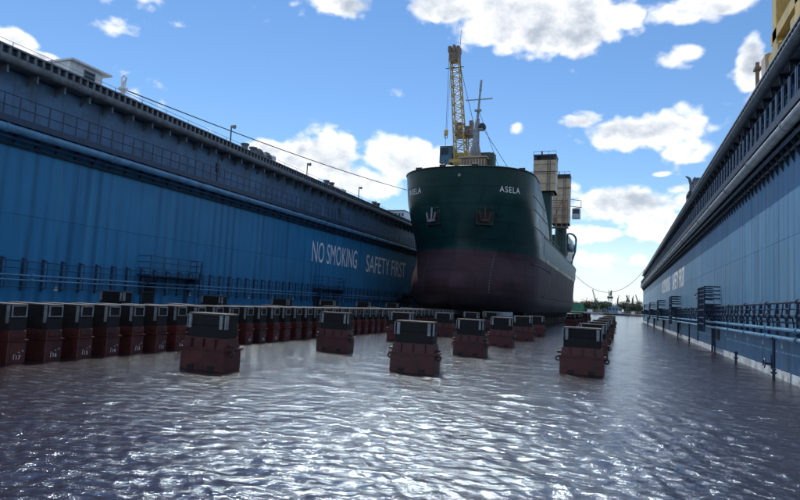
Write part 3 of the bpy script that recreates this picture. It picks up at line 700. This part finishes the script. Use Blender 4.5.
for dx_ in (-.6, .62): MB().box(mx + dx_ - .25, mx + dx_ + .25, my - .5, my + .3, mz + 7.2, mz + 7.3).build('mast_platform', 'grey', mast)
MB().tube([(mx + .3, my, mz + 8.2), (mx + 5.0, my + 4, ZK + 14.2)], .03, 5).tube([(mx + .3, my, mz + 9.4), (mx + 3.4, my + 4, ZK + 13.6)], .025, 5).build('stay', 'dark', mast)
# railing on the forecastle's after end
b = MB()
for k in range(7): b.tube([(XC + .6 + k * .7, YB + 10.5, ZK + 13.5), (XC + .6 + k * .7, YB + 10.5, ZK + 15.6)], .03, 5)
b.build('deck_railing', 'grey', SHIP)
# two deck cranes on the port side
def deck_crane(y, ztop, zmid, name, w=1.5):
    x = XC + 5.3
    col = MB().tube([(x, y, ZK + 8.4), (x, y, zmid - .3)], [1.3, 1.1], 14).tube([(x, y, zmid - .3), (x, y, zmid)], 1.25, 14).build('crane_pedestal', 'green', SHIP)
    b = MB().box(x - w, x + w, y - 1.5, y - 1.1, zmid, ztop - .9).box(x - w, x + w, y + 1.1, y + 1.5, zmid, ztop - .9).box(x - w, x - w + .3, y - 1.1, y + 1.1, zmid, ztop - .9).box(x + w - .3, x + w, y - 1.1, y + 1.1, zmid, ztop - .9).box(x - w, x + w, y - 1.5, y + 1.5, zmid, zmid + .2)
    hs = b.build('crane_house', 'beige', SHIP)
    # open sheave head
    b = MB().box(x - w, x - w + .45, y - 1.5, y + 1.5, ztop - .9, ztop - .25).box(x + w - .45, x + w, y - 1.5, y + 1.5, ztop - .9, ztop - .25).box(x - w - .04, x + w + .04, y - 1.54, y + 1.54, ztop - .25, ztop)
    b.build('sheave_head', 'dark', hs)
    b = MB()
    for z in (ztop - 2.7,): b.tube([(x - w - .35, y - 1.7, z), (x + w + .35, y - 1.7, z)], .05, 5)
    b.build('grab_rail', 'dark', hs)
    for zz in np.arange(zmid + 1.3, ztop - 1.2, 1.45): MB().box(x - w - .02, x + w + .02, y - 1.53, y + 1.53, zz, zz + .07).build('panel_seam', 'brown', hs)
    b = MB()
    for q in (.45, .85): b.bar((x + q, y - 1.62, zmid + .1), (x + q, y - 1.62, ztop - .3), .05)
    for zz in np.arange(zmid + .3, ztop - .4, .4): b.bar((x + .45, y - 1.62, zz), (x + .85, y - 1.62, zz), .04)
    b.build('ladder', 'dark', hs)
    MB().box(x - w + .3, x - w + 1.0, y - 1.54, y - 1.5, zmid + .25, zmid + 1.2).build('service_door', 'brown', hs)
    b = MB()
    for q in (-1, -.33, .33, 1): b.bar((x + q * w, y - 1.4, ztop), (x + q * w, y - 1.4, ztop + .5), .05)
    b.bar((x - w, y - 1.4, ztop + .5), (x + w, y - 1.4, ztop + .5), .05); b.tube([(x - .6, y, ztop), (x - .6, y, ztop + .9)], .1, 6); b.build('roof_rail', 'dark', hs)
    return x
x1 = deck_crane(YB + 31.5, 25.5, 19.7, 'a', 1.65)
x2 = deck_crane(YB + 58.5, 28.4, 18.6, 'b', 1.6)
# crane walkway cage, cab, service block beside the second crane
y2 = YB + 55.6
b = MB()
for z in (18.6, 20.1, 21.6, 23.0):
    b.bar((x2 - 1.6, y2, z), (x2 + 1.4, y2, z), .14)
for xx in (-1.6, -.6, .4, 1.4): b.bar((x2 + xx, y2, 17.8), (x2 + xx, y2, 23.4), .12)
b.bar((x2 - 1.6, y2, 18.6), (x2 + .4, y2, 23.0), .12); b.box(x2 - 1.7, x2 + 1.6, y2 - .4, y2 + 1.2, 17.7, 17.9)
b.build('crane_ladder_cage', 'brown', SHIP)
b = MB().bevbox(x2 + 1.75, x2 + 3.3, y2 + 6.2, y2 + 8.4, 20.6, 22.6, .15); cb = b.build('crane_cab', 'palecab', SHIP)
MB().box(x2 + 1.9, x2 + 3.15, y2 + 6.17, y2 + 6.2, 21.4, 22.3).build('cab_window', 'glass', cb)
MB().bar((x2 + 1.3, y2 + 5.4, 22.8), (x2 + 3.5, y2 + 7.4, 22.8), .12).bar((x2 + 3.4, y2 + 7.4, 22.8), (x2 + 3.4, y2 + 7.4, 24.2), .1).bar((x2 + 1.3, y2 + 5.4, 24.2), (x2 + 3.4, y2 + 7.4, 24.2), .1).build('cab_bracket', 'dark', cb)
MB().box(XC - 2.5, x2 + .9, y2 + 9, y2 + 24, ZK + 8.4, 17.5).build('deckhouse', 'green', SHIP)
dv = MB().torus((x2 + 1.0, y2 + 11, 16.6), 1.35, .2, 'Y', 12, 8, a0=-.2, a1=math.pi * .62).tube([(x2 + 2.33, y2 + 11, 16.3), (x2 + 2.2, y2 + 11, 14.2), (x2 + 1.4, y2 + 11, 11.6)], .2, 8).build('boat_davit', 'bluehouse', SHIP, smooth=True)
b = MB().tube([(x2 + 1.4, y2 + 10.4, 15.2), (x2 + 1.4, y2 + 11.0, 15.2), (x2 + 1.4, y2 + 15.0, 15.2), (x2 + 1.4, y2 + 16, 15.3)], [.3, .8, .8, .25], 10); b.build('lifeboat', 'palecab', SHIP, smooth=True)
MB().tube([(x2 + 1.1, y2 + 7.4, 12.4), (x2 + 1.1, y2 + 9.4, 12.4)], .7, 12).build('liferaft_canister', 'white', SHIP)
b = MB()
for k in range(5): b.bar((XC + 6.9, YB + 22 + k * 4.5, ZK + ZD), (XC + 6.9, YB + 22 + k * 4.5, ZK + ZD + 1.1), .07)
b.bar((XC + 6.9, YB + 22, ZK + ZD + 1.1), (XC + 6.9, YB + 40, ZK + ZD + 1.1), .06); b.build('deck_railing', 'dark', SHIP)

# ------------------------------------------------------------------ cranes on the dock walls
def lattice(b, p0, p1, w0, w1, n, r=.09, br=.055):
    """four-chord lattice girder between two points"""
    p0, p1 = Vector(p0), Vector(p1); t = (p1 - p0).normalized(); a = Vector((1, 0, 0)); a = (a - t * a.dot(t)).normalized(); c = t.cross(a)
    ch = [[p0.lerp(p1, i / n) + (a * sx + c * sy) * (w0 + (w1 - w0) * i / n) / 2 for i in range(n + 1)] for sx, sy in ((-1,-1),(1,-1),(1,1),(-1,1))]
    for q in ch: b.tube([q[0], q[-1]], r, 6)
    for f_ in range(4):
        l, m_ = ch[f_], ch[(f_ + 1) % 4]
        for i in range(n):
            b.tube([l[i], m_[i+1]] if i % 2 == 0 else [m_[i], l[i+1]], br, 4); b.tube([l[i], m_[i]], br, 4)
DC = empty('dock_crane', (-28.4, 105, DZ_TOP), 'tall yellow lattice boom crane standing on the lettered blue wall behind the bow', 'crane')
MB().box(-30.6, -26.6, 103, 107, DZ_TOP, DZ_TOP + .9).build('undercarriage', 'yellow', DC)
b = MB(); lattice(b, (-28.3, 105, DZ_TOP + .9), (-28.0, 105, 28.6), 2.4, 2.0, 9, .13, .07); b.build('tower', 'yellow', DC)
h_ = MB().bevbox(-31.9, -29.5, 103.6, 107.5, 28.3, 31.6, .1).build('machinery_house', 'bluehouse', DC); MB().box(-31.6, -30.2, 103.57, 103.6, 29.8, 31.1).build('house_window', 'glass', h_)
MB().box(-30, -26.2, 103.5, 107, 28.3, 28.9).box(-29.3, -26.4, 104.3, 105.6, 28.9, 30.2).build('slewing_platform', 'yellow', DC)
b = MB(); lattice(b, (-28.0, 104.6, 28.9), (-29.8, 104.2, 48.0), 2.0, 1.55, 22, .12, .06); bm = b.build('boom', 'yellow', DC)
MB().box(-30.9, -28.95, 103.5, 105.1, 47.9, 49.6).box(-31.1, -30.5, 103.4, 105.2, 49.6, 50.7).box(-30.2, -29.75, 103.4, 105.2, 49.6, 50.9).box(-29.4, -28.9, 103.4, 105.2, 49.6, 50.6).build('boom_head', 'brown', bm)
MB().tube([(-29.0, 104.3, 49.6), (-28.9, 104.3, 54.)], .045, 5).build('aerial', 'dark', bm)
MB().bar((-31.5, 104, 46.6), (-28.0, 104, 46.6), .12).build('spreader', 'dark', bm)
MB().tube([(-30.9, 103.8, 47.9), (-30.9, 103.8, 29.)], .04, 5).tube([(-30.5, 103.8, 47.9), (-30.7, 103.8, 34.5)], .03, 5).build('hoist_rope', 'dark', DC)
MB().bevbox(-31.2, -30.5, 103.6, 104.0, 33.6, 34.7, .1).torus((-30.85, 103.8, 33.3), .3, .09, 'Y', 10, 6).build('hook_block', 'yellow', DC)
a_ = MB().box(-29.4, -25.9, 104.4, 107, 33.6, 33.85).box(-29.2, -28.3, 104.6, 106, 33.85, 36.2).box(-27.6, -26.8, 104.6, 106, 33.85, 35.4).box(-26.7, -26.1, 104.6, 106, 33.85, 36.4).build('winch_platform', 'brown', DC)
b = MB(); lattice(b, (-26.6, 106, 28.9), (-26.6, 106, 33.6), 1.2, 1.2, 4, .1, .06); b.build('back_mast', 'yellow', DC)
MB().tube([(-26.2, 106, 36.2), (-29.0, 104.5, 47.5)], .05, 5).build('luffing_rope', 'dark', DC)
# travelling crane whose foot stands on the pale wall
PC = empty('portal_crane', (7.4, 27, DZ_TOP), 'rusty yellow foot of a travelling crane on top of the pale wall', 'crane')
for yy in (25.4, 29.0):
    bg = MB().bevbox(6.15, 7.1, yy - .9, yy + .9, DZ_TOP + .45, DZ_TOP + 1.15, .08).build('bogie', 'yellow', PC)
    for q in (-.5, .5): MB().tube([(6.3, yy + q, DZ_TOP + .36), (6.9, yy + q, DZ_TOP + .36)], .32, 14).build('wheel', 'dark', bg)
for yy in (25.4, 29.0):
    MB().box(6.2, 7.0, yy - .35, yy + .35, DZ_TOP + 1.15, 24).build('portal_leg', 'yellow', PC)
MB().box(6.2, 7.05, 24.9, 29.6, DZ_TOP + 1.5, DZ_TOP + 2.0).build('sill_beam', 'yellow', PC)
MB().bevbox(6.1, 6.9, 30.2, 31.1, DZ_TOP + .3, DZ_TOP + 1.5, .06).build('cable_drum_box', 'beige', PC)
MB().tube([(6.2, 32.4, DZ_TOP), (6.2, 32.4, DZ_TOP + 1.9)], .09, 8).box(6.05, 6.35, 32.2, 32.6, DZ_TOP + 1.5, DZ_TOP + 1.62).build('buffer_post', 'brown', PC)
MB().box(6.1, 11, 24.8, 29.6, 24, 25.2).build('portal_beam', 'yellow', PC)
for yy in (25.4, 29.0): MB().box(10.2, 11, yy - .35, yy + .35, DZ_TOP - .6, 24).build('portal_leg', 'yellow', PC)

# ------------------------------------------------------------------ gear on the wall tops
def bitts(x, y, z, label, cat='bollard', lamp=False, sc=1.):
    T = empty('mooring_bitts', (x, y, z), label, cat)
    MB().bevbox(x - .5 * sc, x + .5 * sc, y - .8 * sc, y + .8 * sc, z, z + .18 * sc, .04).build('base_plate', 'dark', T)
    for q in (-.45, .45):
        MB().tube([(x, y + q * sc, z + .18 * sc), (x, y + q * sc, z + .85 * sc)], .2 * sc, 12).tube([(x, y + q * sc, z + .85 * sc), (x, y + q * sc, z + .95 * sc)], .27 * sc, 12).build('post', 'girder', T)
    return T
cabn = empty('deck_cabin', (-28, 23.2, DZ_TOP), 'small white cabin with flat overhanging roof on the lettered wall', 'cabin')
MB().box(-29.0, -27.3, 22.0, 24.1, 12.5, 14.05).build('cabin_walls', 'white', cabn)
MB().box(-29.3, -27.0, 21.9, 24.5, 14.05, 14.15).build('cabin_roof', 'white', cabn)
f_ = MB().box(-27.3, -27.26, 22.9, 23.6, 13.45, 13.9).build('window', 'girder', cabn); MB().box(-27.26, -27.25, 22.96, 23.54, 13.5, 13.85).build('pane', 'glass', f_)
cl = empty('fairlead_stand', (-27., 25.6, DZ_TOP), 'pale fairlead stand holding the near end of the long hawser', 'fairlead')
MB().bevbox(-27.5, -26.6, 24.6, 26.2, 12.5, 13.25, .06).build('pedestal', 'grey', cl)
MB().tube([(-27, 25.3, 13.25), (-27, 25.3, 14.1)], .13, 10).tube([(-27, 25.3, 13.62), (-27, 25.3, 13.72)], .26, 10).build('roller', 'white', cl)
MB().torus((-27, 25.3, 14.28), .17, .05, 'Y').build('eye', 'white', cl)
for (y, lb) in ((37.6, 'stubby mooring bitts with a lamp on the lettered wall, beside the flat winch'), (51., 'low mooring bitts on the lettered wall between the two lamp posts'), (63, 'small mooring bitts on the lettered wall past the second lamp post')):
    bitts(-26.9, y, 12.5, lb, sc=1.2)
def deck_lamp(x, y, h, label, z=DZ_TOP - .5):
    T = empty('lamp_post', (x, y, z), label, 'lamp', 'lamp posts on the lettered wall')
    MB().tube([(x, y, z), (x, y, z + h)], .05, 8).box(x - .14, x + .14, y - .14, y + .14, z, z + .1).build('pole', 'dark', T)
    MB().tube([(x - .02, y, z + h), (x + .32, y, z + h - .06)], [.09, .16], 8).build('lamp_head', 'strap', T)
deck_lamp(-27, 35.4, 2.0, 'short lamp post on the lettered wall, beside the stubby bitts')
deck_lamp(-27, 46.8, 1.9, 'slim lamp post on the lettered wall above the lettering')
deck_lamp(-27, 58.3, 2.0, 'slim lamp post on the lettered wall over the words SAFETY FIRST')
wn = empty('capstan_winch', (-27.2, 39.4, 12.52), 'flat pale mooring winch with drum on the lettered wall', 'winch')
MB().bevbox(-27.9, -26.6, 38.6, 41.2, 12.52, 13.0, .05).build('bed', 'grey', wn); MB().tube([(-27.2, 39, 13.3), (-27.2, 40.6, 13.3)], .36, 14).tube([(-27.2, 39.2, 13.3), (-27.2, 39.3, 13.3)], .55, 14).tube([(-27.2, 40.3, 13.3), (-27.2, 40.4, 13.3)], .55, 14).build('drum', 'girder', wn); MB().bevbox(-27.7, -26.8, 40.7, 41.3, 12.9, 13.7, .05).build('motor', 'white', wn)
wn2 = empty('capstan_winch', (-27.2, 52.6, 12.52), 'low winch with white motor housing on the lettered wall near the bow', 'winch')
MB().bevbox(-27.9, -26.6, 52, 55, 12.52, 12.9, .05).build('bed', 'grey', wn2); MB().tube([(-27.2, 52.3, 13.1), (-27.2, 53.6, 13.1)], .4, 14).build('drum', 'dark', wn2); MB().bevbox(-27.7, -26.8, 53.9, 54.8, 12.9, 13.5, .05).build('motor', 'white', wn2)
bitts(6.35, 58.2, DZ_TOP + .04, 'double mooring bitts on the pale wall past the travelling crane', sc=1.5)
T = empty('horn_fairlead', (6.3, 60.8, DZ_TOP), 'curved horn fairlead beside the bitts on the pale wall', 'fairlead')
MB().tube([(6.2, 60.8, DZ_TOP), (6.2, 60.8, DZ_TOP + 1.6), (6.0, 60.8, DZ_TOP + 2.2), (5.7, 60.8, DZ_TOP + 2.4)], [.22, .18, .12, .06], 8).tube([(6.2, 60.8, DZ_TOP + 1.4), (6.5, 60.8, DZ_TOP + 2.3)], [.15, .06], 8).build('horn', 'girder', T); MB().bevbox(5.8, 6.8, 60.1, 61.5, DZ_TOP + .05, DZ_TOP + .5, .05).build('bed', 'dark', T)

# ------------------------------------------------------------------ ropes
def rope(a, b_, sag, r, label, n=40):
    a, b_ = Vector(a), Vector(b_); pts = []
    for i in range(n + 1):
        t = i / n; p = a.lerp(b_, t); p.z -= sag * 4 * t * (1 - t); pts.append(p)
    return tag(MB().tube(pts, r, 6).build('mooring_rope', 'rope'), label, 'rope')
pb, _, _ = at_arc(arc_of(6.9, 13.4, -1), 13.4, -1, .05)
rope((-27, 25.3, 13.67), pb, .35, .034, 'long taut hawser from the lettered wall to the bow')
pq = Vector(hp(77, 8.2, 1)) + Vector((.05, 0, 0))
rope(pq, (RW - .3, 157, DZ_TOP), 4.6, .05, 'slack line hanging between the ship side and the pale wall')

# ------------------------------------------------------------------ far shore
SY = 420.
def shore():
    b = MB(); prof = [(SY, -1.5), (SY + .6, .9), (SY + 3, 1.5), (SY + 300, 3.0), (SY + 300, -1.5)]
    b.prism(prof, -420, 420, 'X'); return tag(b.build('shore', 'bank'), kind='structure')
M['bank'] = pm('shore_bank', (.055, .048, .038), .9, var=.4, scale=.12, dirt=.6, dirtcol=(.04, .05, .025)); shore()
def house(x, y, w, dp, h, wallm, roofm, label, gable=True, nwin=4, cat='building'):
    z0 = 1.4; T = empty('harbour_building', (x, y, z0), label, cat)
    MB().box(x - w/2, x + w/2, y, y + dp, z0 - .4, z0 + h).build('walls', wallm, T)
    if gable: MB().prism([(x - w/2 - .4, z0 + h), (x + w/2 + .4, z0 + h), (x, z0 + h + w * .16)], y - .5, y + dp + .5, 'Y').build('roof', roofm, T)
    else: MB().box(x - w/2 - .3, x + w/2 + .3, y - .3, y + dp + .3, z0 + h, z0 + h + .6).build('roof', roofm, T)
    for k in range(nwin):
        xx = x - w/2 + (k + .5) * w / nwin
        MB().box(xx - .6, xx + .6, y - .05, y, z0 + h * .5, z0 + h * .5 + 1.4).build('window', 'glass', T)
    return T
M['shedgreen'] = pm('shed_green', (.03, .22, .12), .6, var=.2, scale=.3); M['shedblue'] = pm('shed_blue', (.16, .30, .42), .6, var=.2, scale=.3)
M['cream'] = pm('cream_render', (.50, .47, .42), .8, var=.15, scale=.3); M['greyroof'] = pm('grey_roof', (.20, .21, .22), .7, var=.2, scale=.3); M['redroof'] = pm('red_roof', (.25, .08, .05), .8, var=.2, scale=.3)
house(-31, SY + 8, 16, 30, 5.4, 'shedgreen', 'greyroof', 'green warehouse with grey roof on the far shore', False, 3)
house(-15.5, SY + 30, 8, 12, 4.2, 'cream', 'greyroof', 'small cream house between trees on the far shore')
house(-2.5, SY + 12, 9, 14, 3.6, 'shedblue', 'shedblue', 'pale blue shed on the far shore below the lattice tower', True)
house(6, SY + 16, 6, 10, 3.2, 'cream', 'redroof', 'small house with red roof on the far shore')
house(13, SY + 24, 7, 10, 4.4, 'cream', 'greyroof', 'cream house with grey roof at the right of the far shore')
house(-47, SY + 20, 12, 20, 5.8, 'cream', 'redroof', 'long cream building behind the ship on the far shore')
house(28, SY + 18, 14, 20, 6, 'shedblue', 'greyroof', 'blue shed hidden by the pale wall on the far shore')
house(-22, SY + 44, 10, 12, 6.2, 'greyroof', 'redroof', 'grey house behind the green warehouse end on the far shore')
house(-9.5, SY + 50, 9, 12, 7.2, 'shedblue', 'greyroof', 'blue-grey hall behind the lattice tower on the far shore')
house(9.5, SY + 46, 8, 12, 6.6, 'cream', 'redroof', 'taller cream house behind the slender crane on the far shore')
house(-127.5, 330, 11, 12, 55, 'palecab', 'greyroof', 'tall pale block rising behind the lettered wall', False, 5)
tw = [o for o in bpy.data.objects if o.get('label') == 'tall pale block rising behind the lettered wall'][0]
for r_ in range(7):
    for k in range(5): MB().box(-132.2 + k * 2.1, -130.9 + k * 2.1, 329.93, 330, 36 + r_ * 2.9, 37.6 + r_ * 2.9).build('window', 'glass', tw)
def far_crane(x, y, h, jib, up, label, m='girder', w=1.3):
    T = empty('harbour_crane', (x, y, 1.5), label, 'crane', 'harbour cranes on the far shore')
    b = MB(); lattice(b, (x, y, 1.), (x, y, 1.5 + h), w * 1.4, w, 7, .16, .10); b.build('tower', m, T)
    MB().bevbox(x - w, x + w, y - w, y + w, 1.5 + h * .62, 1.5 + h * .62 + 1.6, .1).build('cab', m, T)
    b = MB(); lattice(b, (x, y, 1.5 + h * .75), (x + jib, y, 1.5 + h * .75 + up), w * .7, w * .3, 8, .12, .07); b.build('jib', m, T)
far_crane(-15.2, SY + 14, 9.5, -2.4, 8.5, 'luffing crane beside the green warehouse on the far shore')
far_crane(-5.9, SY + 14, 15.5, .9, 3.5, 'broad lattice tower crane on the far shore', w=1.9)
far_crane(-1.0, SY + 40, 11, .8, 5, 'thin mast crane right of the lattice tower on the far shore', w=.6)
far_crane(5.6, SY + 14, 12.5, -1.2, 3, 'upright crane behind the red-roofed house on the far shore')
far_crane(8.8, SY + 26, 11.5, .5, 4, 'slender crane right of the red-roofed house', w=.7)
far_crane(12.6, SY + 14, 8, -2.2, 7, 'small luffing crane near the end of the pale wall')
far_crane(-22.5, SY + 30, 8, .6, 4, 'thin far crane above the green warehouse', w=.5)
def tree(x, y, h, r, label):
    T = empty('tree', (x, y, 1.5), label, 'tree', 'trees on the far shore'); z0 = 1.5
    b = MB().tube([(x, y, z0 - .4), (x + .1, y, z0 + h * .35), (x, y, z0 + h * .7)], [.35, .26, .12], 7)
    for k in range(5):
        w = 6.28 * k / 5 + x; b.tube([(x, y, z0 + h * .35 + k * .25), (x + math.cos(w) * r * .7, y + math.sin(w) * r * .7, z0 + h * .6)], [.12, .04], 5)
    b.build('trunk', 'bark', T)
    n = 900; cl = rng.normal(0, 1, (9, 3)); cl /= np.linalg.norm(cl, axis=1)[:, None]; b = MB()
    for k in range(n):
        c = cl[k % 9] * rng.uniform(.2, .75); v = rng.normal(0, .24, 3) + c
        p = np.array([x + v[0] * r, y + v[1] * r, z0 + h * .62 + v[2] * h * .36]); a = rng.normal(0, 1, 3); a /= np.linalg.norm(a); q = np.cross(a, rng.normal(0, 1, 3)); q /= np.linalg.norm(q); s_ = rng.uniform(.22, .42)
        b.add([p - a * s_, p + q * s_ * .6, p + a * s_, p - q * s_ * .6], [(0, 1, 2, 3)])
    b.build('crown', 'leaf', T)
TREES = ((-15.8, SY + 9, 6.6, 3.2, 'round tree under the luffing crane'), (-10.5, SY + 8, 7.4, 4.0, 'broad dark tree left of the lattice tower'), (-7.2, SY + 20, 6.8, 3.5, 'tree at the foot of the lattice tower'), (1.6, SY + 24, 8.0, 3.6, 'tree behind the pale blue shed'),
      (8.6, SY + 8, 6.4, 3.4, 'tree right of the red-roofed house'), (11.5, SY + 12, 7, 3.3, 'tree near the end of the pale wall'), (-20.5, SY + 16, 6.4, 3.3, 'tree at the end of the green warehouse'), (-35, SY + 42, 8.6, 4.5, 'tall tree behind the green warehouse'), (16, SY + 10, 7, 3.5, 'tree beside the cream house with grey roof'), (4.5, SY + 40, 7.5, 4, 'tree far behind the red-roofed house'), (-13, SY + 40, 8, 4.4, 'tree behind the small cream house'))
for (x, y, h, r, lb) in TREES: tree(x, y, h, r, lb)
for k in range(16):
    tree(-52 + k * 5.1 + rng.uniform(-1.2, 1.2), SY + 62 + rng.uniform(-8, 20), rng.uniform(8, 11.5), rng.uniform(4, 5.5), 'tree in the wooded line behind the far harbour buildings')
# moored craft along the bank
def barge(x, w, label, m):
    T = empty('moored_boat', (x, SY - 5, 0), label, 'boat', 'boats moored along the far bank')
    MB().prism([(x - w/2, 1.3), (x + w/2, 1.1), (x + w/2 - 1, -.4), (x - w/2 + 1, -.4)], SY - 6.5, SY - 3, 'Y').build('hull', m, T)
    MB().bevbox(x - w * .3, x - w * .05, SY - 6, SY - 3.6, 1.2, 3.0, .1).build('wheelhouse', 'white', T)
barge(-16, 13, 'long pale boat moored along the far bank by the trees', 'strap'); barge(2, 9, 'dark boat moored below the pale blue shed', 'navy'); barge(10, 8, 'small boat moored below the red-roofed house', 'brown')
